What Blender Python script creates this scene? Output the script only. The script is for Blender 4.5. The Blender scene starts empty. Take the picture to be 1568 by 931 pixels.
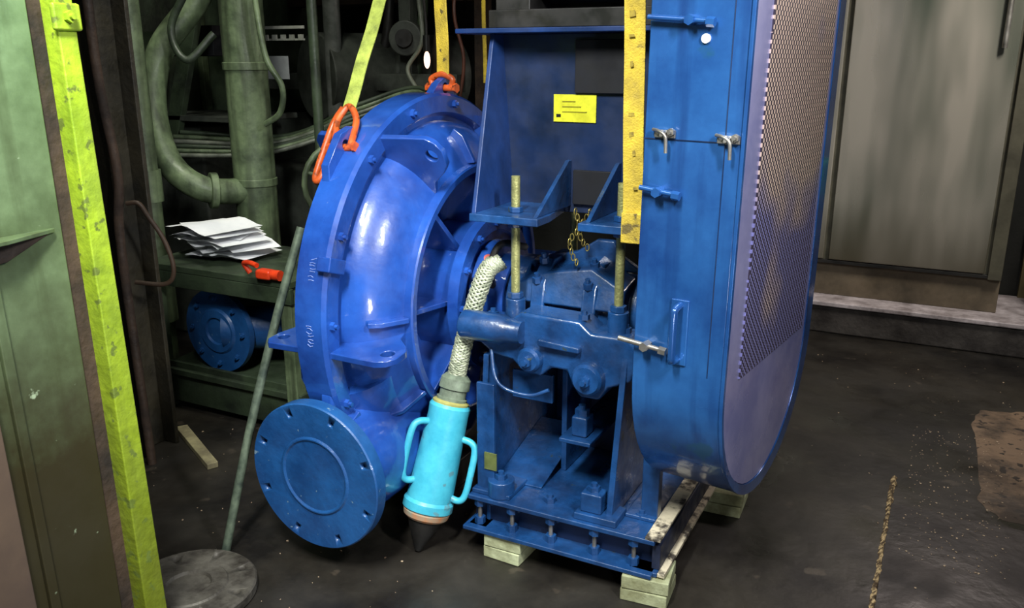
import bpy, bmesh, math, random
from mathutils import Vector, Matrix
random.seed(7)
sc = bpy.context.scene
R = math.radians

# ------------------------------------------------------------ materials
def mat(name, c1, c2=None, scale=6.0, rough=(0.35, 0.6), metal=0.0, bump=0.0, coat=0.0,
        lo=0.35, hi=0.65, zdark=None, spots=None, bscale=40, stretch=None, streak=None, detail=8):
    m = bpy.data.materials.new(name); m.use_nodes = True
    nt = m.node_tree; N = nt.nodes; L = nt.links
    b = N["Principled BSDF"]
    tc = N.new("ShaderNodeTexCoord")
    vec = tc.outputs["Object"]
    if stretch:
        mp_ = N.new("ShaderNodeMapping"); mp_.inputs["Scale"].default_value = stretch
        L.new(vec, mp_.inputs["Vector"]); vec = mp_.outputs["Vector"]
    nz = N.new("ShaderNodeTexNoise"); nz.inputs["Scale"].default_value = scale
    nz.inputs["Detail"].default_value = detail; nz.inputs["Roughness"].default_value = 0.65
    L.new(vec, nz.inputs["Vector"])
    if c2 is None: c2 = tuple(v * 0.6 for v in c1)
    cr = N.new("ShaderNodeValToRGB")
    cr.color_ramp.elements[0].position = lo; cr.color_ramp.elements[1].position = hi
    cr.color_ramp.elements[0].color = (*c2, 1); cr.color_ramp.elements[1].color = (*c1, 1)
    L.new(nz.outputs["Fac"], cr.inputs["Fac"])
    col = cr.outputs["Color"]
    def overlay(col, fac, c):
        mx = N.new("ShaderNodeMix"); mx.data_type = 'RGBA'
        L.new(fac, mx.inputs["Factor"]); L.new(col, mx.inputs["A"]); mx.inputs["B"].default_value = (*c, 1)
        return mx.outputs["Result"]
    if streak:
        c3, thr = streak
        ms = N.new("ShaderNodeMapping"); ms.inputs["Scale"].default_value = (14, 14, 1.1); L.new(tc.outputs["Object"], ms.inputs["Vector"])
        n2 = N.new("ShaderNodeTexNoise"); n2.inputs["Scale"].default_value = 1.3; n2.inputs["Detail"].default_value = 7
        L.new(ms.outputs["Vector"], n2.inputs["Vector"])
        mr = N.new("ShaderNodeMapRange"); mr.inputs["From Min"].default_value = thr; mr.inputs["From Max"].default_value = thr + .18
        mr.inputs["To Max"].default_value = .75
        L.new(n2.outputs["Fac"], mr.inputs["Value"]); col = overlay(col, mr.outputs["Result"], c3)
    if zdark:
        z0, z1, dc = zdark
        sp = N.new("ShaderNodeSeparateXYZ"); L.new(tc.outputs["Object"], sp.inputs[0])
        ad = N.new("ShaderNodeMath"); ad.operation = 'MULTIPLY_ADD'
        ad.inputs[1].default_value = 0.9; L.new(nz.outputs["Fac"], ad.inputs[0])
        L.new(sp.outputs["Z"], ad.inputs[2])
        mr = N.new("ShaderNodeMapRange"); mr.inputs["From Min"].default_value = z0 + 0.45
        mr.inputs["From Max"].default_value = z1 + 0.45; L.new(ad.outputs[0], mr.inputs["Value"])
        mx = N.new("ShaderNodeMix"); mx.data_type = 'RGBA'
        mx.inputs["A"].default_value = (*dc, 1); L.new(mr.outputs["Result"], mx.inputs["Factor"])
        L.new(col, mx.inputs["B"]); col = mx.outputs["Result"]
    if spots:
        sc_, thr, c3 = spots
        n2 = N.new("ShaderNodeTexNoise"); n2.inputs["Scale"].default_value = sc_
        n2.inputs["Detail"].default_value = 6; L.new(tc.outputs["Object"], n2.inputs["Vector"])
        mr = N.new("ShaderNodeMapRange"); mr.inputs["From Min"].default_value = thr
        mr.inputs["From Max"].default_value = thr + 0.04; L.new(n2.outputs["Fac"], mr.inputs["Value"])
        col = overlay(col, mr.outputs["Result"], c3)
    L.new(col, b.inputs["Base Color"])
    n3 = N.new("ShaderNodeTexNoise"); n3.inputs["Scale"].default_value = scale * 1.7
    n3.inputs["Detail"].default_value = 4; L.new(vec, n3.inputs["Vector"])
    mr = N.new("ShaderNodeMapRange"); mr.inputs["From Min"].default_value = 0.35; mr.inputs["From Max"].default_value = 0.65
    mr.inputs["To Min"].default_value = rough[0]; mr.inputs["To Max"].default_value = rough[1]
    L.new(n3.outputs["Fac"], mr.inputs["Value"]); L.new(mr.outputs["Result"], b.inputs["Roughness"])
    b.inputs["Metallic"].default_value = metal
    if coat: b.inputs["Coat Weight"].default_value = coat; b.inputs["Coat Roughness"].default_value = 0.06
    if bump:
        n4 = N.new("ShaderNodeTexNoise"); n4.inputs["Scale"].default_value = bscale
        n4.inputs["Detail"].default_value = 5; L.new(tc.outputs["Object"], n4.inputs["Vector"])
        bp = N.new("ShaderNodeBump"); bp.inputs["Strength"].default_value = bump; bp.inputs["Distance"].default_value = 0.01
        L.new(n4.outputs["Fac"], bp.inputs["Height"]); L.new(bp.outputs["Normal"], b.inputs["Normal"])
        if coat: L.new(bp.outputs["Normal"], b.inputs["Coat Normal"])
    return m

BLUE = mat("blue_paint", (0.016, 0.082, 0.38), (0.007, 0.034, 0.20), 4.5, (0.25, 0.45), bump=0.22, coat=1.0, spots=(38, 0.75, (0.08, 0.15, 0.38)), bscale=12)
BLUEF = mat("blue_paint_frame", (0.012, 0.068, 0.22), (0.005, 0.026, 0.09), 8, (0.25, 0.5), bump=0.2, coat=0.5, spots=(22, 0.68, (0.03, 0.045, 0.04)))
BLUED = mat("blue_paint_discharge", (0.014, 0.092, 0.285), (0.008, 0.048, 0.165), 6, (0.3, 0.5), bump=0.18, coat=.25, spots=(45, 0.68, (0.14, 0.23, 0.32)))
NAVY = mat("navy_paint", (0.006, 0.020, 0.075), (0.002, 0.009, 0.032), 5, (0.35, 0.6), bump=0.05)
GUARD = mat("guard_blue_paint", (0.03, 0.145, 0.42), (0.012, 0.06, 0.23), 2.6, (0.18, 0.34), metal=0.35, coat=0.7, bump=0.06, bscale=5, streak=((0.010, .045, .18), .50), spots=(7, .66, (.02, .10, .22)))
LAV = mat("guard_face_sheet", (0.54, 0.52, 0.80), (0.26, 0.27, 0.56), 2.0, (0.22, 0.4), metal=0.5, bump=0.05, bscale=5)
STEEL = mat("worn_steel", (0.50, 0.48, 0.44), (0.25, 0.23, 0.2), 12, (0.3, 0.5), metal=0.8)
ROD = mat("rod_steel", (0.55, 0.55, 0.22), (0.3, 0.3, 0.12), 20, (0.3, 0.5), metal=0.6, bump=0.3, bscale=150)
DARK = mat("dark_grease", (0.02, 0.018, 0.016), (0.006, 0.006, 0.006), 8, (0.35, 0.7))
HOLE = mat("hole_black", (0.003, 0.004, 0.010), (0.002, 0.002, 0.004), 8, (0.6, 0.8))
TAN = mat("worn_tan_edge", (0.66, 0.58, 0.42), (0.06, 0.05, 0.04), 16, (0.5, 0.8), bump=0.4, lo=.40, hi=.52)
WOODP = mat("pale_wood", (0.50, 0.54, 0.33), (0.22, 0.22, 0.11), 9, (0.7, 0.9), bump=0.4)
WOOD = mat("timber", (0.6, 0.40, 0.15), (0.25, 0.13, 0.05), 9, (0.7, 0.9), bump=0.4)
YEL = mat("sling_webbing", (0.80, 0.58, 0.05), (0.42, 0.30, 0.04), 14, (0.7, 0.9), bump=0.4, bscale=200, spots=(16, .62, (.15, .11, .03)))
YELB = mat("sling_stain", (0.22, 0.16, 0.03), (0.45, 0.33, 0.04), 60, (0.8, 0.9))
YGRN = mat("sling_webbing_green", (0.40, 0.48, 0.08), (0.16, 0.2, 0.03), 16, (0.7, 0.9), bump=0.4, bscale=200)
ORG = mat("orange_paint", (0.72, 0.12, 0.02), (0.30, 0.05, 0.012), 18, (0.3, 0.5), spots=(40, .6, (.2, .04, .01)))
CYAN = mat("cyan_paint", (0.07, 0.48, 0.62), (0.035, 0.34, 0.48), 12, (0.3, 0.5), spots=(22, 0.63, (0.10, 0.28, 0.34)), bump=.1)
RUSTC = mat("rust_ring", (0.5, 0.2, 0.08), (0.28, 0.32, 0.25), 25, (0.5, 0.8))
BRAID = mat("braid_wire", (0.55, 0.58, 0.42), (0.22, 0.25, 0.17), 40, (0.35, 0.5), metal=0.3)
GREYG = mat("grey_green_fitting", (0.20, 0.25, 0.18), (0.08, 0.10, 0.07), 20, (0.4, 0.6))
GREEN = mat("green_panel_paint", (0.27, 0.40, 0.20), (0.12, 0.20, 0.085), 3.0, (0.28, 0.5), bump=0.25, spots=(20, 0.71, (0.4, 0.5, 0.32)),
            zdark=(0.7, 1.65, (0.040, 0.034, 0.015)), bscale=10, streak=((0.07, 0.11, 0.04), .48))  # browner and darker downward: shade painted into the colour together with dirt
LIME = mat("lime_edge_paint", (0.44, 0.62, 0.03), (0.24, 0.38, 0.02), 9, (0.4, 0.6), bump=0.3, spots=(26, 0.61, (0.14, 0.19, 0.03)),
           zdark=(0.0, 1.5, (0.14, 0.16, 0.012)), streak=((.2, .28, .03), .50))  # edge colour gets darker towards the bottom
BROWN = mat("brown_rust", (0.075, 0.045, 0.028), (0.018, 0.012, 0.009), 6, (0.6, 0.85), bump=0.4)
OLIVE = mat("dark_olive_steel", (0.050, 0.042, 0.024), (0.014, 0.013, 0.009), 5, (0.5, 0.8), bump=0.4)
TANW = mat("tan_wall_board", (0.15, 0.10, 0.065), (0.09, 0.06, 0.045), 3, (0.7, 0.9))
PIPEG = mat("green_pipe_paint", (0.17, 0.23, 0.12), (0.045, 0.065, 0.035), 6, (0.35, 0.6), bump=0.2, streak=((.03, .04, .022), .46))
PIPED = mat("dark_green_pipe", (0.05, 0.075, 0.04), (0.012, 0.018, 0.011), 5, (0.4, 0.65), bump=0.2)
GREY = mat("grey_equipment", (0.075, 0.085, 0.07), (0.016, 0.018, 0.015), 5, (0.45, 0.7), bump=0.1)
WHITE = mat("white_paper", (0.95, 0.96, 0.98), (0.8, 0.82, 0.86), 6, (0.7, 0.9))
CAB = mat("cabinet_metal", (0.50, 0.46, 0.39), (0.13, 0.15, 0.115), 0.9, (0.22, 0.36), metal=0.4, bump=0.03, bscale=4,  # beige against grey-green paints the blurred door reflections into the colour
          zdark=(0.25, 0.85, (0.12, 0.095, 0.06)), stretch=(2.4, 2.4, .5), lo=.4, hi=.62, detail=3)  # doors turn darker brown towards the bottom
CABF = mat("cabinet_frame", (0.14, 0.13, 0.09), (0.06, 0.055, 0.04), 4, (0.4, 0.6), metal=0.3)
CONC = mat("concrete_plinth", (0.075, 0.065, 0.058), (0.025, 0.02, 0.018), 6, (0.5, 0.9), bump=0.4)
CONCT = mat("concrete_plinth_top", (0.60, 0.53, 0.54), (0.24, 0.2, 0.2), 9, (0.4, 0.7), bump=0.3)
FLOOR = mat("oily_floor", (0.036, 0.031, 0.024), (0.006, 0.005, 0.0045), 1.9, (0.25, 0.6), bump=0.4, bscale=9, spots=(8, 0.66, (0.05, 0.04, 0.03)), lo=.38, hi=.66)
PLATE = mat("floor_plate_steel", (0.022, 0.017, 0.015), (0.006, 0.005, 0.005), 3, (0.35, 0.6), bump=0.3, bscale=20)
SLAB = mat("worn_concrete", (0.22, 0.145, 0.09), (0.05, 0.035, 0.024), 3.2, (0.6, 0.9), bump=0.4, spots=(17, 0.60, (0.03, 0.022, 0.016)), lo=.42, hi=.58)
RUSTL = mat("rust_edge", (0.66, 0.48, 0.24), (0.08, 0.05, 0.025), 55, (0.7, 0.9), bump=0.5, lo=.47, hi=.6)
WALL = mat("wall_dark", (0.014, 0.015, 0.012), (0.005, 0.005, 0.004), 2, (0.7, 0.9), bump=0.2)
BRASS = mat("brass_chain", (0.6, 0.5, 0.15), (0.2, 0.15, 0.04), 20, (0.3, 0.5), metal=0.7)
SIGN = mat("yellow_label", (0.75, 0.75, 0.03), (0.55, 0.53, 0.02), 30, (0.5, 0.6))
RED = mat("red_clamp_paint", (0.85, 0.06, 0.01), (0.5, 0.03, 0.01), 20, (0.4, 0.5))
FLG = mat("rusty_flange", (0.12, 0.11, 0.09), (0.03, 0.025, 0.02), 12, (0.5, 0.8), metal=0.3, bump=0.4)
CHALK = mat("chalk_mark", (0.25, 0.33, 0.65), (0.12, 0.19, 0.5), 90, (0.8, 0.9))

def mesh_mat():
    m = bpy.data.materials.new("perforated_sheet"); m.use_nodes = True
    nt = m.node_tree; N = nt.nodes; L = nt.links; b = N["Principled BSDF"]
    tc = N.new("ShaderNodeTexCoord"); sp = N.new("ShaderNodeSeparateXYZ"); L.new(tc.outputs["Object"], sp.inputs[0])
    def M(op, a, bb=None):
        n = N.new("ShaderNodeMath"); n.operation = op
        for i, v in enumerate((a, bb)):
            if v is None: continue
            if isinstance(v, (int, float)): n.inputs[i].default_value = v
            else: L.new(v, n.inputs[i])
        return n.outputs[0]
    k = 2 * math.pi / 0.017
    s1 = M('SINE', M('MULTIPLY', M('ADD', sp.outputs["Y"], sp.outputs["Z"]), k * 0.75))
    s2 = M('SINE', M('MULTIPLY', M('SUBTRACT', sp.outputs["Y"], sp.outputs["Z"]), k * 0.75))
    h = M('GREATER_THAN', M('ADD', s1, s2), -0.1)
    mx = N.new("ShaderNodeMix"); mx.data_type = 'RGBA'; L.new(h, mx.inputs["Factor"])
    nz = N.new("ShaderNodeTexNoise"); nz.inputs["Scale"].default_value = 2.5; L.new(tc.outputs["Object"], nz.inputs["Vector"])
    ad = M('ADD', nz.outputs["Fac"], M('MULTIPLY', sp.outputs["Z"], 0.35))
    cr = N.new("ShaderNodeValToRGB"); cr.color_ramp.elements[0].position = .84; cr.color_ramp.elements[1].position = 1.04
    cr.color_ramp.elements[0].color = (.26, .26, .54, 1); cr.color_ramp.elements[1].color = (.80, .60, .48, 1)  # tan in the upper part paints lamp reflections into the sheet colour
    L.new(ad, cr.inputs["Fac"]); L.new(cr.outputs["Color"], mx.inputs["A"])
    mx.inputs["B"].default_value = (0.045, 0.035, 0.055, 1)
    L.new(mx.outputs["Result"], b.inputs["Base Color"])
    b.inputs["Metallic"].default_value = 0.3; b.inputs["Roughness"].default_value = 0.4
    return m
PERF = mesh_mat()

# ------------------------------------------------------------ helpers
def empty(name, loc=(0, 0, 0)):
    e = bpy.data.objects.new(name, None); e.location = loc; e.empty_display_size = 0.1
    sc.collection.objects.link(e); return e

def finish(name, bm, m, parent=None, bevel=0.0, smooth=35, seg=2):
    bmesh.ops.recalc_face_normals(bm, faces=bm.faces)
    me = bpy.data.meshes.new(name); bm.to_mesh(me); bm.free()
    for p in me.polygons: p.use_smooth = True
    me.set_sharp_from_angle(angle=R(smooth))
    o = bpy.data.objects.new(name, me); sc.collection.objects.link(o)
    me.materials.append(m)
    if bevel:
        b = o.modifiers.new("bev", 'BEVEL'); b.width = bevel; b.segments = seg; b.limit_method = 'ANGLE'; b.angle_limit = R(40)
        b.harden_normals = True
    if parent: o.parent = parent
    return o

def box(name, x0, x1, y0, y1, z0, z1, m, parent=None, bevel=0.004):
    bm = bmesh.new(); bmesh.ops.create_cube(bm, size=1)
    for v in bm.verts:
        v.co = Vector(((x0 + x1) / 2 + v.co.x * (x1 - x0), (y0 + y1) / 2 + v.co.y * (y1 - y0), (z0 + z1) / 2 + v.co.z * (z1 - z0)))
    return finish(name, bm, m, parent, bevel)

def add_cyl(bm, p0, p1, r, r2=None, seg=32):
    p0 = Vector(p0); p1 = Vector(p1); d = p1 - p0
    q = d.to_track_quat('Z', 'Y').to_matrix().to_4x4()
    bmesh.ops.create_cone(bm, cap_ends=True, segments=seg, radius1=r, radius2=r if r2 is None else r2, depth=d.length,
                          matrix=Matrix.Translation((p0 + p1) / 2) @ q)

def cyl(name, p0, p1, r, m, parent=None, r2=None, seg=32, bevel=0.0):
    bm = bmesh.new(); add_cyl(bm, p0, p1, r, r2, seg); return finish(name, bm, m, parent, bevel)

def prism(name, pts, vec, m, parent=None, bevel=0.003):
    bm = bmesh.new(); vec = Vector(vec)
    a = [bm.verts.new(Vector(p)) for p in pts]; b = [bm.verts.new(Vector(p) + vec) for p in pts]
    n = len(pts); bm.faces.new(a); bm.faces.new(list(reversed(b)))
    for i in range(n): bm.faces.new((a[i], b[i], b[(i + 1) % n], a[(i + 1) % n]))
    return finish(name, bm, m, parent, bevel)

def revolve(name, prof, o, axis, up, m, parent=None, seg=96, smooth=28, bevel=0.0):
    axis = Vector(axis).normalized(); up = Vector(up).normalized(); sd = axis.cross(up); o = Vector(o)
    bm = bmesh.new(); rows = []
    for (t, r) in prof:
        if r < 1e-5: rows.append([bm.verts.new(o + axis * t)])
        else: rows.append([bm.verts.new(o + axis * t + (up * math.cos(2 * math.pi * i / seg) + sd * math.sin(2 * math.pi * i / seg)) * r) for i in range(seg)])
    for A, B in zip(rows[:-1], rows[1:]):
        for i in range(seg):
            j = (i + 1) % seg
            if len(A) == 1 and len(B) == 1: continue
            if len(A) == 1: bm.faces.new((A[0], B[i], B[j]))
            elif len(B) == 1: bm.faces.new((A[i], A[j], B[0]))
            else: bm.faces.new((A[i], A[j], B[j], B[i]))
    return finish(name, bm, m, parent, bevel, smooth)

def catmull(pts, n=8):
    pts = [Vector(p) for p in pts]; P = [pts[0] * 2 - pts[1]] + pts + [pts[-1] * 2 - pts[-2]]; out = []
    for i in range(1, len(P) - 2):
        for k in range(n):
            t = k / n
            out.append(0.5 * ((2 * P[i]) + (-P[i - 1] + P[i + 1]) * t + (2 * P[i - 1] - 5 * P[i] + 4 * P[i + 1] - P[i + 2]) * t * t + (-P[i - 1] + 3 * P[i] - 3 * P[i + 1] + P[i + 2]) * t ** 3))
    out.append(pts[-1]); return out

def add_tube(bm, pts, r, seg=16, closed=False):
    rows = []; n = len(pts); u = None
    for i, p in enumerate(pts):
        if closed: d = pts[(i + 1) % n] - pts[i - 1]
        else: d = pts[min(i + 1, n - 1)] - pts[max(i - 1, 0)]
        d.normalize()
        if u is None: u = d.orthogonal().normalized()
        else:
            u = (u - d * u.dot(d)).normalized()
        w = d.cross(u)
        rr = r(i / (n - 1)) if callable(r) else r
        rows.append([bm.verts.new(p + (u * math.cos(2 * math.pi * k / seg) + w * math.sin(2 * math.pi * k / seg)) * rr) for k in range(seg)])
    rng = range(n if closed else n - 1)
    for i in rng:
        A = rows[i]; B = rows[(i + 1) % n]
        for k in range(seg):
            l = (k + 1) % seg; bm.faces.new((A[k], A[l], B[l], B[k]))
    if not closed: bm.faces.new(rows[0]); bm.faces.new(list(reversed(rows[-1])))

def tube(name, pts, r, m, parent=None, n=8, seg=16, closed=False):
    bm = bmesh.new(); p = catmull(pts, n) if n > 1 else [Vector(q) for q in pts]
    add_tube(bm, p, r, seg, closed); return finish(name, bm, m, parent, 0, 50)

def cut(o, cutters):
    bm = bmesh.new()
    for c in cutters: add_cyl(bm, *c, seg=20)
    co = finish("cut", bm, HOLE)
    md = o.modifiers.new("b", 'BOOLEAN'); md.object = co; md.operation = 'DIFFERENCE'; md.solver = 'EXACT'
    mods = [x for x in o.modifiers if x.name != "b"]
    for x in mods: x.show_viewport = False
    dg = bpy.context.evaluated_depsgraph_get(); dg.update()
    me = bpy.data.meshes.new_from_object(o.evaluated_get(dg)); o.data = me
    o.modifiers.remove(o.modifiers["b"])
    for x in mods: x.show_viewport = True
    bpy.data.objects.remove(co)

def bolts(name, items, r, h, m, parent=None):
    bm = bmesh.new()
    for p, d in items:
        p = Vector(p); d = Vector(d).normalized()
        add_cyl(bm, p, p + d * h, r, seg=6); add_cyl(bm, p, p + d * h * 1.7, r * 0.5, seg=12)
    return finish(name, bm, m, parent, 0, 30)

# ------------------------------------------------------------ room
box("floor", -5, 5, -4, 5, -0.1, 0, FLOOR, bevel=0)
box("wall_back", -5, 5, 3.75, 3.85, 0, 4.2, WALL, bevel=0)
box("wall_left", -4.0, -3.9, -4, 3.75, 0, 4.2, WALL, bevel=0)
box("ceiling", -5, 5, -4, 5, 4.2, 4.3, WALL, bevel=0)

fp = empty("floor_cover_plate")
box("plate", 1.24, 1.95, -0.9, 0.98, 0, 0.010, PLATE, fp, 0.002)
bm = bmesh.new(); pts = []
for i in range(140):
    pts.append((1.232 + random.uniform(-.003, .003), -0.9 + i * 2.12 / 139))
a = [bm.verts.new((x - 0.006, y, 0.001)) for x, y in pts]; b = [bm.verts.new((x + 0.002 + random.uniform(0, .008), y, 0.0135)) for x, y in pts]
c = [bm.verts.new((x + 0.012 + random.uniform(0, .006), y, 0.0015)) for x, y in pts]
for i in range(139):
    bm.faces.new((a[i], a[i + 1], b[i + 1], b[i])); bm.faces.new((b[i], b[i + 1], c[i + 1], c[i]))
finish("rusty_edge", bm, RUSTL, fp)
# worn concrete patch, fan mesh with a softly wavy outline
bm = bmesh.new(); ring = []; NP = 120
for i in range(NP):
    t = 2 * math.pi * i / NP
    ex = math.copysign(abs(math.cos(t)) ** 0.35, math.cos(t)); ey = math.copysign(abs(math.sin(t)) ** 0.35, math.sin(t))
    wv = 1 + .02 * math.sin(5 * t + 1) + .012 * math.sin(11 * t) + .008 * math.sin(23 * t + 2)
    ring.append((2.12 + 0.60 * ex * wv, 1.62 + 0.60 * ey * wv))
cen = bm.verts.new((2.12, 1.62, .006))
a = [bm.verts.new((x, y, 0.0005)) for x, y in ring]; b = [bm.verts.new((2.12 + (x - 2.12) * .97, 1.62 + (y - 1.62) * .97, 0.005)) for x, y in ring]
for i in range(NP):
    j = (i + 1) % NP
    bm.faces.new((a[i], a[j], b[j], b[i])); bm.faces.new((b[i], b[j], cen))
finish("concrete_patch", bm, SLAB)

bm = bmesh.new()
def spray(n, x0, x1, y0, y1, s0, s1):
    for _ in range(n):
        s = random.uniform(s0, s1) * random.choice((1, 1, .6, .5)); x = random.uniform(x0, x1); y = random.uniform(y0, y1)
        z = 0.010 if (x > 1.24 and x < 1.95 and y < .98) else 0
        if x > 1.52 and 1.02 < y < 2.22: z = 0.005
        mt = Matrix.Translation((x, y, z + s * .3)) @ Matrix.Rotation(random.uniform(0, 6), 4, 'Z') @ Matrix.Diagonal((s, s * random.uniform(.4, 1), s * .5, 1))
        bmesh.ops.create_icosphere(bm, subdivisions=1, radius=1, matrix=mt)
spray(340, 1.28, 1.62, 0.6, 1.8, .0015, .005)
spray(140, 1.3, 2.1, 0.2, 2.4, .0015, .005)
spray(70, .7, 2.0, .8, 3.0, .0015, .006)
spray(120, -1.6, .0, -0.8, .4, .002, .006)
finish("floor_debris", bm, mat("debris", (0.55, 0.42, 0.28), (0.1, 0.06, 0.035), 60, (0.7, 0.9)))

# ------------------------------------------------------------ cabinet at back wall
cb = empty("control_cabinet", (0, 0, 0))
box("plinth", 0.0, 1.80, 3.07, 3.72, 0, 0.17, CONC, cb, 0.012)
box("plinth_cap", -0.01, 1.82, 3.05, 3.72, 0.17, 0.20, CONCT, cb, 0.008)
box("lower_kick_panel", 0.02, 1.62, 3.24, 3.70, 0.20, 0.40, mat("kick_panel", (0.17, 0.13, 0.085), (0.07, 0.055, 0.035), 4, (0.4, 0.7)), cb)
box("cabinet_body", 0.02, 1.62, 3.22, 3.70, 0.40, 2.6, CABF, cb, 0.008)
box("door_left", 0.04, 0.66, 3.195, 3.22, 0.43, 2.56, CAB, cb, 0.006)
box("door_right", 0.69, 1.53, 3.195, 3.22, 0.43, 2.56, CAB, cb, 0.006)
box("edge_trim", 1.55, 1.62, 3.19, 3.22, 0.40, 2.6, CABF, cb, 0.004)
box("bottom_gasket", 0.04, 1.62, 3.2, 3.225, 0.405, 0.425, DARK, cb, 0.002)
cyl("door_handle", (1.46, 3.165, 1.66), (1.46, 3.165, 2.0), 0.014, STEEL, cb)
for z in (1.70, 1.95): cyl("handle_standoff", (1.46, 3.2, z), (1.46, 3.165, z), 0.010, STEEL, cb)
ps = empty("timber_stack")
box("lower_support", 1.86, 2.9, 3.15, 3.65, 0.0, 0.36, BROWN, ps)
for k in range(4):
    z = 0.40 + k * .11
    box("slat_%d" % k, 1.86, 2.9, 3.12, 3.65, z, z + 0.035, WOOD, ps, 0.003)
    if k < 3:
        for j in range(3): box("spacer_%d_%d" % (k, j), 1.9 + j * .42, 1.98 + j * .42, 3.2, 3.6, z + .035, z + .11, DARK, ps)
box("bearer", 1.86, 2.9, 3.2, 3.6, 0.36, 0.40, DARK, ps)
box("parts_bin", 1.84, 2.3, 3.2, 3.5, 0.765, 0.98, mat("green_plastic", (0.03, 0.30, 0.10), None, 9, (0.4, 0.6)), None, 0.02)
box("ochre_board", 1.75, 3.6, 3.68, 3.74, 0.0, 3.0, mat("ochre_panel", (0.2, 0.15, 0.06), (0.06, 0.05, 0.02), 3, (0.6, 0.8)), None)

# ------------------------------------------------------------ PUMP
pump = empty("slurry_pump")
C = Vector((0, 0.40, 0.80))
prof = [(-.60, 0), (-.60, .30), (-.585, .42), (-.55, .50), (-.50, .56), (-.455, .59), (-.455, .675), (-.445, .69), (-.345, .69), (-.333, .68), (-.333, .625),
        (-.355, .61), (-.355, .595), (-.33, .59), (-.30, .575), (-.275, .555), (-.255, .535), (-.24, .515), (-.225, .49), (-.215, .47), (-.205, .455), (-.18, .455), (-.175, .45), (-.175, .43), (-.18, .425), (-.29, .42), (-.32, .30), (-.32, .245),
        (-.155, .245), (-.155, .275), (-.115, .275), (-.115, .225), (-.13, .22), (-.13, .19), (-.07, .185), (-.07, .15), (-.02, .14), (-.02, 0)]
revolve("volute_casing", prof, C, (1, 0, 0), (0, 0, 1), BLUE, pump, 128)
def radial(name, phi, pr, th, m, hole=None, bevel=0.004):
    d = Vector((0, math.cos(phi), math.sin(phi))); t = Vector((0, -math.sin(phi), math.cos(phi)))
    pts = [C + Vector((x, 0, 0)) + d * r - t * th / 2 for x, r in pr]
    o = prism(name, pts, t * th, m, pump, bevel)
    if hole:
        p = C + Vector((hole[0], 0, 0)) + d * hole[1]
        cut(o, [(p - t * .05, p + t * .05, hole[2])])
    return o
for i, a in enumerate((186, 122, 62, 0, 242, 300)):
    radial("mounting_lug_%d" % i, R(a), [(-.36, .47), (-.36, .67), (-.17, .675), (-.14, .66), (-.12, .63), (-.12, .575), (-.14, .545), (-.19, .50), (-.21, .44)], .022, BLUE, (-.165, .61, .021))
    radial("rear_lug_%d" % i, R(a), [(-.46, .47), (-.46, .67), (-.58, .675), (-.60, .65), (-.60, .60), (-.56, .48)], .022, BLUE, (-.56, .62, .018))
for i in range(8):
    radial("hub_rib_%d" % i, R(180 + i * 45 - 3), [(-.33, .24), (-.33, .43), (-.185, .43), (-.165, .24)], .018, BLUE)
for i, a in enumerate((179, 215, 93, 270, 330, 30)):
    radial("casing_rib_%d" % i, R(a), [(-.29, .53), (-.26, .575), (-.225, .55), (-.18, .46), (-.24, .45)], .018, BLUE)
bolts("rim_bolts", [(C + Vector((-.333, math.cos(R(a)) * .655, math.sin(R(a)) * .655)), (1, 0, 0)) for a in range(10, 370, 24)], .014, .014, BLUE, pump)
bolts("hub_bolts", [(C + Vector((-.115, math.cos(R(a)) * .25, math.sin(R(a)) * .25)), (1, 0, 0)) for a in range(0, 360, 30)], .012, .012, BLUE, pump)
for i, a in enumerate((162, 208)):
    radial("rim_pad_%d" % i, R(a), [(-.36, .62), (-.36, .71), (-.31, .71), (-.305, .64)], .045, BLUE)
bm = bmesh.new(); rnd = random.Random(3)
for blk in (R(178), R(166)):
    for k in range(7):
        a0 = blk + k * .015 * (1 if blk > 3 else -1); x0 = -.405 + rnd.uniform(0, .01); P = []
        for j in range(3):
            aa = a0 + rnd.uniform(-.006, .006); xx = x0 + j * .010
            P.append(C + Vector((xx, math.cos(aa) * .6903, math.sin(aa) * .6903)))
        add_tube(bm, P, .0012, 5)
finish("chalk_marks", bm, CHALK, pump)
lug = prism("lifting_eye", [(-.42, .42, 1.47), (-.42, .64, 1.44), (-.42, .58, 1.52), (-.42, .53, 1.54), (-.42, .48, 1.52)], (.03, 0, 0), BLUE, pump)
cut(lug, [((-.45, .53, 1.502), (-.3, .53, 1.502), .018)])
lug = prism("lifting_eye_front", [(-.44, -.13, 1.20), (-.44, .06, 1.37), (-.44, .0, 1.40), (-.44, -.06, 1.38), (-.44, -.13, 1.29)], (.03, 0, 0), BLUE, pump)
cut(lug, [((-.5, -.04, 1.345), (-.3, -.04, 1.345), .016)])
DX, DZ = -.395, .33
revolve("discharge_neck", [(0, .19), (.06, .19), (.12, .20), (.5, .20), (.5, 0)], (DX, -.27, DZ), (0, 1, 0), (0, 0, 1), BLUE, pump, 64)
fl = revolve("discharge_flange", [(.008, 0), (.008, .118), (.003, .124), (.003, .128), (.008, .134), (.004, .20), (0, .243), (.004, .247), (.045, .247), (.05, .24), (.05, 0)], (DX, -.315, DZ), (0, 1, 0), (0, 0, 1), BLUED, pump, 96)
cut(fl, [((DX + math.cos(R(22.5 + 45 * i)) * .213, -.34, DZ + math.sin(R(22.5 + 45 * i)) * .213), (DX + math.cos(R(22.5 + 45 * i)) * .213, -.295, DZ + math.sin(R(22.5 + 45 * i)) * .213), .010) for i in range(8)])
prism("discharge_gusset", [(DX + .0, -.27, .50), (DX, -.02, .50), (DX, -.02, .66), (DX, -.2, .60)], (.02, 0, 0), BLUE, pump)
box("neck_lug", DX - .0, DX + .05, -.26, -.20, .51, .60, BLUE, pump, .012)
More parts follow.
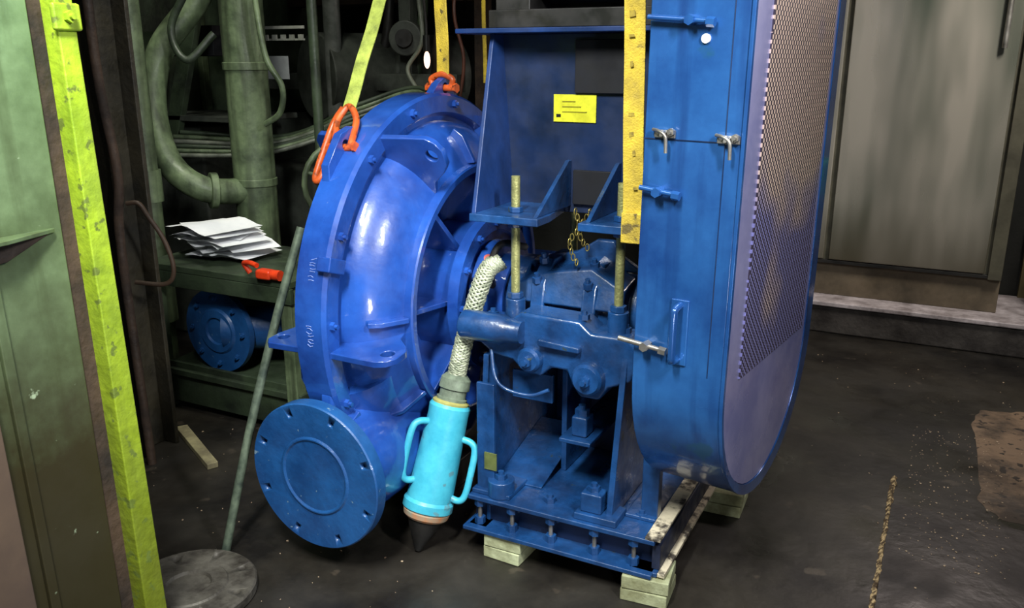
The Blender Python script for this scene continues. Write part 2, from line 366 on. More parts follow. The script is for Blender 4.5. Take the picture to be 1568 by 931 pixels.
bm = bmesh.new(); pts = []
for i in range(24):
    a = R(200 + i * 100 / 23)
    pts.append(C + Vector((-.42, math.cos(a) * .47, math.sin(a) * .47)))
add_tube(bm, pts, lambda t: .185 - .02 * t, 24); finish("volute_spiral", bm, BLUE, pump)

# base frame
X0, X1, Y0, Y1 = -.015, .63, 0.0, .78
box("base_top_plate", X0, X1, Y0, Y1, .195, .212, BLUEF, pump, .004)
box("base_bottom_flange_front", X0 - .01, X1, Y0 - .02, Y0 + .07, .090, .106, BLUEF, pump, .004)
box("base_bottom_flange_rear", X0, X1, Y1 - .07, Y1, .090, .106, BLUEF, pump, .004)
box("base_bottom_flange_left", X0, X0 + .07, Y0, Y1, .090, .106, BLUEF, pump, .004)
box("base_bottom_flange_right", X1 - .08, X1 + .012, Y0, Y1, .090, .106, BLUEF, pump, .004)
box("base_web_front", X0, X1 - .01, .055, .068, .1, .2, NAVY, pump, .002)
box("base_web_left", .03, .043, .05, Y1 - .02, .1, .2, BLUEF, pump, .002)
box("base_web_rear", X0, X1, Y1 - .04, Y1 - .03, .1, .2, BLUEF, pump, .002)
box("base_side_strip", X1 - .012, X1 + .014, .02, Y1 - .01, .107, .19, mat("side_rail", (0.02, 0.03, 0.07), (0.008, 0.01, 0.02), 10, (0.4, 0.7)), pump, .002)
box("base_side_lip", X1 - .030, X1 + .018, Y0, Y1, .2125, .222, TAN, pump, .002)
box("base_side_lip_lower", X1 + .0125, X1 + .035, .0, Y1, .095, .108, TAN, pump, .002)
bolts("base_bolts", [((x, .03, .197), (0, 0, -1)) for x in (.06, .16, .30, .44, .55)], .013, .012, BLUEF, pump)
bm = bmesh.new()
for x in (.02, .14, .28, .43, .56): add_cyl(bm, (x, .022, .1), (x, .022, .2), .007, seg=12)
finish("base_studs", bm, STEEL, pump)
bm = bmesh.new()
for x in (.02, .14, .28, .43, .56): add_cyl(bm, (x, .022, .106), (x, .022, .13), .018, seg=6); add_cyl(bm, (x, .022, .172), (x, .022, .195), .018, seg=6)
finish("base_nuts", bm, BLUEF, pump, 0, 30)
box("base_pad_left", -.01, .13, .02, .16, .212, .228, BLUEF, pump, .004)
cyl("base_pad_round", (.085, .05, .212), (.085, .05, .27), .045, BLUEF, pump, bevel=.004)
box("base_pad_right", .36, .50, .015, .12, .212, .235, BLUEF, pump, .004)
box("foot_block", .375, .445, .03, .09, .235, .30, BLUEF, pump, .006)
bolts("foot_bolts", [((.41, .06, .30), (0, 0, 1)), ((.085, .05, .27), (0, 0, 1)), ((.55, .12, .212), (0, 0, 1)), ((.25, .08, .212), (0, 0, 1))], .02, .016, BLUEF, pump)

# pedestal
prism("pedestal_plate_left", [(.0, .05, .212), (.0, .72, .212), (.0, .66, .68), (.0, .09, .68)], (.02, 0, 0), BLUEF, pump)
prism("pedestal_plate_right", [(.455, .045, .212), (.455, .72, .212), (.47, .66, .74), (.47, .10, .74)], (.02, 0, 0), BLUEF, pump)
box("pedestal_back_post", .02, .10, .64, .66, .212, .66, BLUEF, pump)
box("pedestal_front_flange_left", .0, .065, .04, .055, .212, .60, BLUEF, pump)
box("pedestal_center_web", .19, .21, .30, .52, .212, .62, BLUEF, pump)
box("pedestal_back_web", .19, .46, .52, .535, .212, .62, NAVY, pump)
prism("pedestal_inner_wedge", [(.02, .14, .212), (.19, .14, .212), (.19, .5, .30), (.02, .5, .30)], (0, 0, .006), BLUEF, pump)
box("jack_shelf", .25, .36, .14, .52, .40, .415, BLUEF, pump)
box("jack_block", .28, .335, .17, .235, .415, .485, BLUEF, pump, .008)
bolts("jack_bolt", [((.307, .2, .485), (0, 0, 1))], .024, .02, BLUEF, pump)
box("guard_support_plate", .545, .60, .12, .16, .212, .52, BLUEF, pump)
box("guard_support_foot", .50, .60, .10, .30, .212, .225, BLUEF, pump)
box("pedestal_tag", .03, .075, .036, .04, .30, .36, mat("tag_olive", (.14, .17, .05), None, 20), pump, 0)

def rail(name, y0, th):
    pr = [(-.03, .72), (.03, .68), (.10, .67), (.14, .635), (.20, .63), (.235, .665), (.29, .665), (.31, .62), (.335, .585), (.40, .585), (.43, .63), (.50, .66), (.515, .70), (.515, .775), (.49, .80), (.37, .80), (.33, .83), (.13, .835), (.08, .80), (-.03, .79)]
    prism(name, [(x, y0, z) for x, z in pr], (0, th, 0), BLUEF, pump, .012)
rail("saddle_rail_front", .10, .12); rail("saddle_rail_rear", .58, .10)
revolve("saddle_tube_left", [(0, 0), (0, .035), (.008, .046), (.02, .049), (.15, .049), (.17, .040), (.22, .036), (.22, 0)], (-.075, .085, .775), (1, 0, 0), (0, 0, 1), BLUEF, pump, 40)
revolve("saddle_boss", [(0, 0), (0, .042), (.01, .050), (.05, .052), (.06, .045), (.06, 0)], (.37, .06, .66), (0, 1, 0), (0, 0, 1), BLUEF, pump, 32)
revolve("saddle_boss_left", [(0, 0), (0, .033), (.01, .04), (.05, .042), (.05, 0)], (.17, .065, .69), (0, 1, 0), (0, 0, 1), BLUEF, pump, 32)
prism("saddle_side_rib", [(.20, .075, .74), (.34, .075, .735), (.34, .075, .755), (.20, .075, .765)], (0, .03, 0), BLUEF, pump, .006)
bolts("saddle_bolts", [((.37, .06, .66), (0, -1, 0)), ((.17, .065, .69), (0, -1, 0)), ((.46, .16, .80), (0, 0, 1)), ((.33, .14, .83), (0, 0, 1)), ((.0, .16, .79), (0, 0, 1))], .018, .016, BLUEF, pump)
tube("grease_line", [(.03, .09, .70), (.06, .06, .62), (.10, .06, .585), (.18, .07, .575), (.24, .08, .60)], .006, BLUEF, pump)
box("cross_plate_front", .05, .20, .20, .215, .50, .60, BLUEF, pump, .004)
revolve("bearing_housing", [(-.05, 0), (-.05, .10), (.0, .10), (.0, .15), (.05, .15), (.055, .125), (.14, .12), (.15, .14), (.20, .145), (.30, .145), (.36, .14), (.37, .12), (.43, .12), (.44, .15), (.48, .15), (.48, .09), (.56, .085), (.56, .03), (.60, .03), (.60, 0)],
        (0, .40, .80), (1, 0, 0), (0, 0, 1), BLUEF, pump, 64)
prism("housing_top_rib", [(.03, .385, .92), (.08, .385, .955), (.20, .385, .985), (.27, .385, 1.03), (.33, .385, 1.03), (.36, .385, .98), (.44, .385, .93)], (0, .03, 0), BLUEF, pump, .008)
prism("housing_ramp", [(.02, .23, .83), (.02, .24, .88), (.14, .27, .93), (.30, .27, .96), (.42, .25, .90), (.42, .23, .83)], (0, .12, .02), BLUEF, pump, .01)
for i, x in enumerate((.10, .28)):
    prism("housing_cap_%d" % i, [(x, .22, .80), (x, .24, .90), (x, .32, .965), (x, .48, .965), (x, .56, .90), (x, .58, .80)], (.05, 0, 0), BLUEF, pump, .008)
bolts("cap_bolts", [((.12, .245, .90), (0, -.3, 1)), ((.30, .245, .90), (0, -.3, 1)), ((.12, .3, .955), (0, -.3, 1)), ((.30, .3, .955), (0, -.3, 1)), ((.40, .2, .80), (0, 0, 1))], .016, .02, BLUEF, pump)
revolve("gland_ring", [(0, .0), (0, .11), (.03, .11), (.03, .07), (.10, .06), (.10, 0)], (-.08, .40, .80), (1, 0, 0), (0, 0, 1), DARK, pump, 48)
tube("gland_hose", [(-.06, .27, .86), (-.03, .20, .95), (.0, .22, 1.02), (.05, .3, 1.0)], .012, DARK, pump)
cyl("gland_fitting", (-.06, .24, .95), (-.045, .21, .97), .014, RED, pump)

bm = bmesh.new(); bm2 = bmesh.new()
for x in (.085, .435):
    for y in (.155, .63):
        add_cyl(bm, (x, y, .80), (x, y, 1.255), .014, seg=16)
        add_cyl(bm2, (x, y, .79), (x, y, .865), .032, seg=24)
        add_cyl(bm2, (x, y, .865), (x, y, .885), .026, seg=6)
        add_cyl(bm2, (x, y, 1.095), (x, y, 1.118), .024, seg=6)
        add_cyl(bm2, (x, y, 1.142), (x, y, 1.16), .024, seg=6)
finish("adjusting_rods", bm, ROD, pump); finish("rod_bosses", bm2, BLUEF, pump, .003, 30)

BRK = mat("bracket_blue", (0.009, 0.038, 0.16), (0.004, 0.018, 0.075), 5, (0.35, 0.55), bump=.06)
box("bracket_back_plate", -.075, .56, .35, .37, 1.12, 1.68, NAVY, pump, .003)
prism("bracket_side_left", [(-.035, .085, 1.14), (-.035, .70, 1.14), (-.075, .70, 1.68), (-.075, .29, 1.68)], (.015, 0, 0), BRK, pump)
prism("bracket_side_right", [(.53, .09, 1.14), (.53, .70, 1.14), (.55, .70, 1.68), (.55, .30, 1.68)], (.015, 0, 0), BRK, pump)
box("bracket_top_plate", -.175, .60, .24, .85, 1.68, 1.695, BRK, pump, .003)
prism("bracket_shelf_left", [(-.035, .07, 1.118), (.20, .07, 1.118), (.20, .16, 1.118), (.165, .36, 1.118), (-.035, .36, 1.118)], (0, 0, .024), BLUEF, pump)
prism("bracket_shelf_right", [(.33, .07, 1.118), (.54, .07, 1.118), (.54, .36, 1.118), (.36, .36, 1.118), (.33, .16, 1.118)], (0, 0, .024), BLUEF, pump)
box("bracket_shelf_rear", -.035, .54, .37, .72, 1.118, 1.142, BLUEF, pump, .003)
for i, x in enumerate((.175, .345)):
    prism("bracket_stiffener_%d" % i, [(x, .09, 1.142), (x, .35, 1.142), (x, .35, 1.29), (x, .33, 1.29)], (.014, 0, 0), BLUEF, pump, .002)
box("bracket_window_frame", .20, .40, .335, .35, 1.50, 1.66, HOLE, pump, .002)
box("bracket_lower_window", .20, .34, .335, .35, 1.15, 1.26, HOLE, pump, .002)
box("warning_label", .125, .27, .345, .3495, 1.41, 1.495, SIGN, pump, 0)
INK = mat("label_ink", (.30, .28, .02))
for k in range(3): box("label_text_%d" % k, .155, .24 - k * .02, .3435, .345, 1.44 + k * .016, 1.443 + k * .016, INK, pump, 0)
box("label_mark", .135, .15, .3435, .345, 1.425, 1.434, DARK, pump, 0)
bm = bmesh.new()
for ci, (cx, cy) in enumerate(((.245, .25), (.275, .26))):
    for k in range(11 - ci * 3):
        z = 1.14 - k * .016; o = Vector((cx + .016 * math.sin(k * .7 + ci * 2), cy + .006 * math.cos(k * 1.7), z))
        pts = []
        for j in range(12):
            t = 2 * math.pi * j / 12; u = Vector((1, 0, 0)) if k % 2 else Vector((0.3, .9, 0)).normalized()
            pts.append(o + u * (.0065 * math.cos(t)) + Vector((0, 0, .0115 * math.sin(t))))
        add_tube(bm, pts, .0019, 6, True)
finish("hoist_chain", bm, BRASS, pump, 0, 60)

# ------------------------------------------------------------ motor above
mo = empty("electric_motor")
revolve("motor_body", [(0, 0), (0, .22), (.04, .26), (.62, .26), (.66, .22), (.66, 0)], (-.13, .55, 2.02), (1, 0, 0), (0, 0, 1), DARK, mo, 48)
for i in range(20):
    a = R(i * 18); d = Vector((0, math.cos(a), math.sin(a))); t = Vector((0, -math.sin(a), math.cos(a)))
    o = Vector((-.08, .55, 2.02)); p = [o + d * .25 - t * .004, o + Vector((.55, 0, 0)) + d * .25 - t * .004, o + Vector((.55, 0, 0)) + d * .29 - t * .004, o + d * .29 - t * .004]
    prism("fin_%d" % i, p, t * .008, DARK, mo, 0)
for i, x in enumerate((-.06, .38)): box("motor_foot_%d" % i, x, x + .12, .30, .80, 1.695, 1.80, DARK, mo)
box("motor_rail", -.07, .58, .27, .33, 1.695, 1.75, DARK, mo)

# ------------------------------------------------------------ belt guard
bg = empty("belt_guard")
def obround(hw, zb, zt, n=24, off=0):
    o = []
    for i in range(n + 1): a = math.pi + math.pi * i / n; o.append((off + math.cos(a) * hw, zb + math.sin(a) * hw * 1.0))
    for i in range(n + 1): a = math.pi * i / n; o.append((off + math.cos(a) * hw, zt + math.sin(a) * hw))
    return o
GY = .30; GX0, GX1 = .605, .858
bg.location = Vector((GX1, GY, 0)); bg.rotation_euler = (0, R(.6), R(-6.5))
HW = .418
prism("guard_rim", [(GX0 - GX1, y, z) for y, z in obround(HW, .745, 2.3)], (GX1 - GX0, 0, 0), GUARD, bg, .004)
bm = bmesh.new(); A = obround(HW + .003, .745, 2.3); B = obround(HW - .040, .745, 2.3, off=-.028)
va = [[bm.verts.new((x, y, z)) for y, z in P] for P, x in ((A, 0), (A, .010), (B, .010), (B, 0))]
n = len(A)
for k in range(4):
    P, Q = va[k], va[(k + 1) % 4]
    for i in range(n): bm.faces.new((P[i], P[(i + 1) % n], Q[(i + 1) % n], Q[i]))
finish("guard_lip", bm, GUARD, bg, .002)
prism("guard_face_sheet", [(.0005, y, z) for y, z in obround(HW - .042, .745, 2.3, off=-.028)], (.006, 0, 0), LAV, bg, 0)
prism("perforated_panel", [(.0065, -.30, .77), (.0065, .31, .76), (.0065, .31, 2.4), (.0065, -.27, 2.4)], (.004, 0, 0), PERF, bg, 0)
fy = -HW
box("rim_seam", GX0 - GX1 - .001, .0, fy - .0015, fy + .001, 1.405, 1.408, NAVY, bg, 0)
box("rim_vertical_seam", -.040, -.038, fy - .0015, fy + .001, .8, 2.3, NAVY, bg, 0)
def latch(i, x, z):
    box("latch_plate_%d" % i, x - .028, x + .028, fy - .008, fy, z - .010, z + .010, STEEL, bg, .002)
    tube("latch_hook_%d" % i, [(x - .03, fy - .01, z + .01), (x - .01, fy - .022, z + .008), (x + .01, fy - .026, z - .005), (x + .012, fy - .022, z - .045)], .0045, STEEL, bg)
    bolts("latch_bolt_%d" % i, [((x, fy - .008, z), (0, -1, 0)), ((x + .02, fy - .008, z + .006), (0, -1, 0))], .010, .012, STEEL, bg)
latch(0, -.195, 1.42); latch(1, -.030, 1.415)
def rod(i, z, m, x0, x1):
    cyl("tie_rod_%d" % i, (x0, fy - .018, z + .008), (x1, fy - .018, z - .004), .007, m, bg)
    cyl("tie_nut_%d" % i, (x1 - .06, fy, z), (x1 - .06, fy - .034, z), .013, m, bg, seg=6)
    cyl("tie_end_%d" % i, (x1 - .02, fy - .018, z - .004), (x1, fy - .018, z - .006), .012, m, bg, seg=6)
rod(0, 1.275, GUARD, -.25, -.14); rod(1, .86, STEEL, -.29, -.15); rod(2, 1.69, GUARD, -.25, -.08)
tube("guard_handle", [(-.125, fy, .985), (-.125, fy - .035, .98), (-.125, fy - .042, .965), (-.125, fy - .042, .865), (-.125, fy - .035, .84), (-.125, fy, .835)], .010, GUARD, bg, 6)
box("handle_plate", -.15, -.10, fy - .006, fy, .82, 1.0, GUARD, bg, .004)
cyl("inspection_plug", (-.105, fy, 1.648), (-.105, fy - .006, 1.648), .011, WHITE, bg)

# ------------------------------------------------------------ slings
def sling(name, p0, p1, w, m, wd=(1, 0, 0), stripes=0, m2=None):
    e = empty(name); p0 = Vector(p0); p1 = Vector(p1); wd = Vector(wd).normalized(); d = (p1 - p0); nn = d.normalized().cross(wd).normalized()
    N_ = 40; bm = bmesh.new(); rows = []
    for i in range(N_ + 1):
        p = p0 + d * i / N_ + nn * .003 * math.sin(i * .7)
        rows.append([bm.verts.new(p + wd * s * w / 2 + nn * q * .003) for s, q in ((-1, -1), (1, -1), (1, 1), (-1, 1))])
    for a, b in zip(rows[:-1], rows[1:]):
        for k in range(4): bm.faces.new((a[k], a[(k + 1) % 4], b[(k + 1) % 4], b[k]))
    bm.faces.new(rows[0]); bm.faces.new(rows[-1])
    finish("webbing", bm, m, e, .0015)
    if stripes:
        bm = bmesh.new(); rnd = random.Random(5)
        for i in range(stripes):
            t = (i + rnd.uniform(.1, .9)) / stripes; p = p0 + d * t
            c = p - nn * .0068 + wd * w * rnd.uniform(-.15, .15)
            u = d.normalized() * rnd.uniform(.004, .009); ww = w * rnd.uniform(.06, .16)
            vs = [bm.verts.new(c + wd * a * ww + u * b) for a, b in ((-1, -1), (1, -.7), (.8, 1), (-1, .8))]
            bm.faces.new(vs)
        finish("stains", bm, m2, e)
    return e
s = sling("lifting_sling", (.525, -.005, 1.13), (.465, .02, 2.9), .056, YEL, (1, .1, 0), 22, YELB)
box("stitched_end", .493, .555, -.016, .004, 1.115, 1.20, YEL, s, .004)
sling("lifting_sling", (-.40, .53, 1.54), (-.43, .55, 3.2), .062, YEL, (1, -.3, 0), 0)
sling("lifting_sling", (-.48, .07, 1.44), (-.50, .62, 2.35), .045, YGRN, (1, .3, 0), 0)
sling("lifting_sling", (-.62, 1.25, 1.50), (-.66, 1.28, 3.2), .018, YEL, (1, 0, 0), 0)
def shackle(top, bot, r, w, side):
    e = empty("lifting_shackle"); top = Vector(top); bot = Vector(bot); side = Vector(side).normalized(); d = bot - top
    tube("bow", [bot - side * w / 2, bot - side * w * .62 - d * .35, bot - side * w * .6 - d * .7, top, bot + side * w * .6 - d * .7, bot + side * w * .62 - d * .35, bot + side * w / 2], r, ORG, e)
    cyl("pin", bot - side * w * .75, bot + side * w * .75, r * 1.1, ORG, e)
    for q in (-1, 1): cyl("pin_head_%d" % q, bot + side * q * w * .75, bot + side * q * w * .9, r * 1.6, ORG, e, seg=6)
    return e
e = shackle((-.475, .07, 1.455), (-.425, -.04, 1.335), .011, .06, (1, 0, .1))
tube("master_link", [(-.50, .075, 1.45), (-.525, .05, 1.40), (-.53, .0, 1.32), (-.525, -.055, 1.24), (-.50, -.065, 1.235), (-.49, -.03, 1.29), (-.48, .03, 1.38)], .012, ORG, e, 6)
shackle((-.405, .53, 1.55), (-.405, .53, 1.502), .011, .075, (1, -.1, 0))

# ------------------------------------------------------------ cyan cable connector
cc = empty("cable_connector")
pt = Vector((-.18, -.07, 0.004)); pb = Vector((-.150, -.040, .145)); pT = Vector((-.113, .066, .495)); ax = (pT - pb).normalized(); L_ = (pT - pb).length
up = ax.orthogonal().normalized()
revolve("body", [(0, 0), (0, .080), (.004, .085), (.03, .085), (.04, .078), (L_ - .04, .068), (L_ - .01, .070), (L_, .064), (L_, 0)], pb, ax, up, CYAN, cc, 48)
revolve("end_ring", [(-.03, 0), (-.03, .068), (-.022, .076), (-.006, .080), (.002, .077), (.002, 0)], pb, ax, up, RUSTC, cc, 48)
revolve("rubber_tip", [(-(pb - pt).length, 0), (-(pb - pt).length, .012), (-.06, .05), (-.03, .062), (-.03, 0)], pb, ax, up, DARK, cc, 32)
revolve("collar", [(0, .05), (.02, .052), (.022, .045), (.05, .045), (.052, .052), (.085, .05), (.10, .036), (.10, 0)], pT, ax, up, GREYG, cc, 32)
revolve("collar_ring", [(-.01, .060), (.006, .062), (.012, .053), (.012, .0)], pT, ax, up, mat("yellowed_ring", (.40, .38, .12), None, 20), cc, 32)
sd = (Vector((.891, .454, 0)) - ax * Vector((.891, .454, 0)).dot(ax)).normalized()
sf = ax.cross(sd).normalized()
if sf.y > 0: sf = -sf
for k, (s_, a0, a1) in enumerate(((-1, .10, .29), (1, .06, .25))):
    dd = (sd * s_ + sf * (.55 if s_ < 0 else .25)).normalized()
    f = lambda t, r: pb + ax * t + dd * r
    tube("handle_%d" % k, [f(a0, .06), f(a0 - .005, .10), f(a0 + .02, .118), f((a0 + a1) / 2, .121), f(a1 - .02, .118), f(a1 + .005, .10), f(a1 + .01, .06)], .0115, CYAN, cc)
path = catmull([pT + ax * .08, (-.09, .10, .66), (-.068, .135, .79), (-.035, .18, .93), (.0, .215, .965)], 16)
bm = bmesh.new(); add_tube(bm, path, .024, 16); finish("cable_core", bm, GREYG, cc, 0, 60)
bm = bmesh.new(); n = len(path)
for s_ in (1, -1):
    for k in range(8):
        P = []
        for i in range(n * 3 - 2):
            q = i / 3; i0 = min(int(q), n - 2); p = path[i0].lerp(path[i0 + 1], q - i0); d = (path[i0 + 1] - path[i0]).normalized()
            u = (Vector((1, 0, 0)) - d * d.x).normalized(); w = d.cross(u); a = s_ * i * .19 + k * 2 * math.pi / 8
            rr = .0275 + .0015 * math.sin(i * .9 + k + s_)
            P.append(p + (u * math.cos(a) + w * math.sin(a)) * rr)
        add_tube(bm, P, .0038, 6)
finish("woven_grip", bm, BRAID, cc, 0, 60)

# ------------------------------------------------------------ wood blocks, bar, floor flange
def block(x0, x1, y0, y1, z1, rot=0):
    bm = bmesh.new(); cx, cy = (x0 + x1) / 2, (y0 + y1) / 2
    for (za, zb) in ((0, z1 * .48), (z1 * .50, z1)):
        mt = Matrix.Translation((cx, cy, (za + zb) / 2)) @ Matrix.Rotation(rot + (.05 if za else 0), 4, 'Z') @ Matrix.Diagonal((x1 - x0, y1 - y0, zb - za, 1))
        bmesh.ops.create_cube(bm, size=1, matrix=mt)
    finish("wood_block", bm, WOODP, None, .004)
block(.53, .675, -.02, .12, .088, .08); block(.05, .185, -.01, .14, .088, -.05); block(.60, .755, .62, .80, .088, .04); block(.04, .2, .62, .78, .088)
box("wood_block", -.52, -.27, .25, .5, 0, .108, DARK, None, .004)
tube("steel_pry_bar", [(-.735, -.385, .012), (-.69, -.28, .40), (-.64, -.15, .80), (-.60, -.055, 1.07)], .0145, mat("bar_steel", (.18, .23, .16), (.05, .07, .055), 15, (.4, .6), metal=.4), None, 4)
FX, FY = -.665, -.61
ff = revolve("rusty_blind_flange", [(0, 0), (0, .20), (.005, .205), (.03, .205), (.035, .20), (.035, .12), (.04, .115), (.04, .07), (.03, .065), (.03, 0)], (FX, FY, 0), (0, 0, 1), (1, 0, 0), FLG, None, 64)
cut(ff, [((FX + math.cos(R(a)) * .165, FY + math.sin(R(a)) * .165, .015), (FX + math.cos(R(a)) * .165, FY + math.sin(R(a)) * .165, .08), .013) for a in range(15, 375, 45)])
prism("timber_offcut", [(-1.66, .24, 0), (-1.63, .28, 0), (-1.23, .07, 0), (-1.25, .03, 0)], (0, 0, .025), mat("pale_offcut", (.45, .40, .22), (.2, .17, .1), 10, (.7, .9)), None, .003)

# ------------------------------------------------------------ left green frame
gf = empty("green_door_frame")
gf.rotation_euler = (0, R(-2.0), 0)
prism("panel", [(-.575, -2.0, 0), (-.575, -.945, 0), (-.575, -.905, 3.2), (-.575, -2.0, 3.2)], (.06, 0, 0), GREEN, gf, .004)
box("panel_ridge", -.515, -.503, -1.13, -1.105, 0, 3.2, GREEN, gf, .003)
prism("edge_flange", [(-.56, -.905, 0), (-.56, -.838, 0), (-.56, -.838, 3.2), (-.56, -.868, 3.2)], (.085, 0, 0), LIME, gf, .004)
prism("edge_groove", [(-.545, -.946, 0), (-.545, -.903, 0), (-.545, -.866, 3.2), (-.545, -.906, 3.2)], (.022, 0, 0), BROWN, gf, 0)
box("side_return", -.80, -.56, -.875, -.838, 0, 3.2, BROWN, gf, .004)
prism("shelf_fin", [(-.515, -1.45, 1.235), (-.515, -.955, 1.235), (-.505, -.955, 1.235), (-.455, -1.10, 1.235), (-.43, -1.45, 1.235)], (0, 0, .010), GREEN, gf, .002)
prism("fin_web", [(-.512, -1.45, 1.235), (-.512, -.97, 1.235), (-.512, -1.08, 1.19), (-.512, -1.45, 1.17)], (.01, 0, 0), BROWN, gf, .002)
box("clamp_tab", -.477, -.462, -.900, -.830, 1.68, 1.74, LIME, gf, .006)
bolts("clamp_bolt", [((-.462, -.865, 1.71), (1, 0, 0)), ((-.515, -1.10, 1.655), (1, 0, 0))], .014, .012, LIME, gf)
box("lower_board", -.515, -.49, -2.0, -1.17, 0, .92, TANW, gf, .004)

# ------------------------------------------------------------ left background
rb = empty("rusty_column")
box("flange_a", -1.74, -1.56, .00, .02, 0, 3.4, OLIVE, rb); box("flange_b", -1.74, -1.56, .15, .17, 0, 3.4, OLIVE, rb); box("web", -1.65, -1.63, .02, .15, 0, 3.4, OLIVE, rb)
tube("conduit_run", [(-1.50, -.03, .0), (-1.52, -.03, .9), (-1.50, -.02, 1.2), (-1.53, -.03, 1.7), (-1.5, -.02, 3.0)], .018, BROWN, rb)
tube("conduit_green", [(-1.78, -.06, .0), (-1.78, -.06, 1.2), (-1.79, -.05, 3.0)], .03, PIPED, rb, 4)
tube("bracket_pipe", [(-1.47, -.02, 1.08), (-1.43, .0, 1.08), (-1.41, .02, 1.03), (-1.37, .05, .93), (-1.35, .06, .82), (-1.39, .05, .76), (-1.5, .0, .765)], .009, mat("rust_red", (.06, .035, .02), None, 10, (.5, .7)), rb)
vp = empty("vertical_pipe")
cyl("pipe", (-2.105, .62, 0), (-2.105, .62, 3.4), .05, PIPEG, vp); cyl("coupling", (-2.105, .62, .95), (-2.105, .62, 1.1), .062, PIPEG, vp); cyl("foot_coupling", (-2.105, .62, .35), (-2.105, .62, .55), .068, PIPEG, vp, bevel=.01)
cyl("pipe_flange", (-2.105, .62, 0), (-2.105, .62, .03), .11, PIPEG, vp)
tube("lower_branch", [(-2.105, .62, .42), (-2.05, .45, .38), (-1.95, .30, .30), (-1.90, .15, .12)], .035, PIPED, vp)
mp = empty("process_pipe")
cyl("main_pipe", (-1.89, 1.10, 0), (-1.89, 1.10, 3.4), .105, PIPEG, mp)
for z in (.98, 1.55): cyl("band_%d" % int(z * 10), (-1.89, 1.10, z), (-1.89, 1.10, z + .04), .112, PIPEG, mp, bevel=.005)
tube("bend_pipe", [(-1.9, 1.35, 2.6), (-2.03, 1.2, 2.2), (-2.137, 1.055, 1.885), (-2.263, .912, 1.636), (-2.254, .826, 1.36), (-2.151, .80, 1.109), (-2.0, .86, .985), (-1.90, 1.06, .955)], .064, PIPEG, mp, 10, 24)
cyl("bend_flange", (-1.985, .88, .975), (-1.965, .91, .972), .09, PIPEG, mp, bevel=.005)
cyl("small_pipe", (-1.62, 1.3, 0), (-1.62, 1.3, 3.4), .025, PIPED, mp)
tube("loop_cable", [(-1.75, 1.0, 2.3), (-1.66, .95, 1.9), (-1.62, .95, 1.62), (-1.56, .98, 1.48), (-1.60, 1.0, 1.36), (-1.70, 1.0, 1.30)], .014, PIPEG, mp)
tube("loop_cable_b", [(-2.0, 1.0, 2.4), (-1.98, .9, 2.0), (-2.1, .85, 1.75), (-2.02, .85, 1.6), (-1.93, .95, 1.72)], .018, PIPED, mp)

wb = empty("workbench")
box("top", -1.95, -1.08, .40, .95, .69, .72, PIPED, wb, .004)
box("front_apron", -1.95, -1.08, .40, .42, .62, .69, PIPED, wb, .004)
for i, (x, y) in enumerate(((-1.92, .43), (-1.12, .43), (-1.92, .9), (-1.12, .9))): box("leg_%d" % i, x - .03, x + .03, y - .02, y + .04, 0, .69, PIPEG, wb)
box("lower_shelf", -1.95, -1.08, .42, .95, .18, .21, PIPED, wb)
box("lower_panel", -1.92, -1.10, .44, .46, .04, .24, PIPED, wb)
box("back_panel", -1.92, -1.10, .92, .94, .2, .69, PIPED, wb)
rnd = random.Random(12); bm = bmesh.new()
for k in range(12):
    gx, gy = 8, 6; ox, oy = -1.69 + rnd.uniform(-.08, .08), .64 + rnd.uniform(-.05, .06); rot = rnd.uniform(-.5, .5); zb = .724 + k * .012
    sx, sy = rnd.uniform(.26, .40), rnd.uniform(.22, .30); c1, c2 = rnd.uniform(-.03, .05), rnd.uniform(0, .06); vs = {}
    for i in range(gx):
        for j in range(gy):
            u = i / (gx - 1) - .5; v = j / (gy - 1) - .5
            x = ox + u * sx * math.cos(rot) - v * sy * math.sin(rot); y = oy + u * sx * math.sin(rot) + v * sy * math.cos(rot)
            vs[i, j] = bm.verts.new((max(-1.94, x), max(.41, y), zb + max(0, .25 - u * u) * c2 * 1.5 + (u * v) * c1 + .012 * abs(math.sin(k + u * 5))))
    for i in range(gx - 1):
        for j in range(gy - 1): bm.faces.new((vs[i, j], vs[i + 1, j], vs[i + 1, j + 1], vs[i, j + 1]))
finish("paper_stack", bm, WHITE, None, 0, 40)
rc = empty("red_clamp")
tube("jaw", [(-1.30, .41, .735), (-1.32, .40, .775), (-1.28, .39, .785), (-1.23, .38, .78)], .011, RED, rc)
box("clamp_body", -1.24, -1.16, .37, .42, .722, .765, RED, rc, .012); cyl("knob", (-1.16, .395, .745), (-1.12, .395, .745), .022, RED, rc)
bf = empty("spare_flange")
revolve("disc", [(0, 0), (0, .06), (-.01, .065), (-.01, .10), (0, .11), (0, .195), (.03, .195), (.03, .11), (.12, .10), (.12, 0)], (-1.62, .50, .405), (0, 1, 0), (0, 0, 1), BLUED, bf, 64)
cyl("stub", (-1.62, .55, .405), (-1.30, .75, .405), .10, BLUED, bf)
bolts("disc_bolts", [((-1.62 + math.cos(R(a)) * .155, .50, .405 + math.sin(R(a)) * .155), (0, -1, 0)) for a in range(0, 360, 45)], .013, .012, BLUED, bf)

hw = empty("valve_handwheel")
o = Vector((-1.35, 1.15, 1.02)); ax_ = Vector((.75, -.66, 0)).normalized(); u = Vector((0, 0, 1)); w = ax_.cross(u)
tube("rim", [o + (u * math.cos(2 * math.pi * i / 24) + w * math.sin(2 * math.pi * i / 24)) * .20 for i in range(24)], .014, PIPEG, hw, 1, 12, True)
for k in range(5): a = 2 * math.pi * k / 5; cyl("spoke_%d" % k, o, o + (u * math.cos(a) + w * math.sin(a)) * .2, .010, PIPEG, hw)
cyl("stem", o - ax_ * .45, o + ax_ * .04, .03, PIPEG, hw)

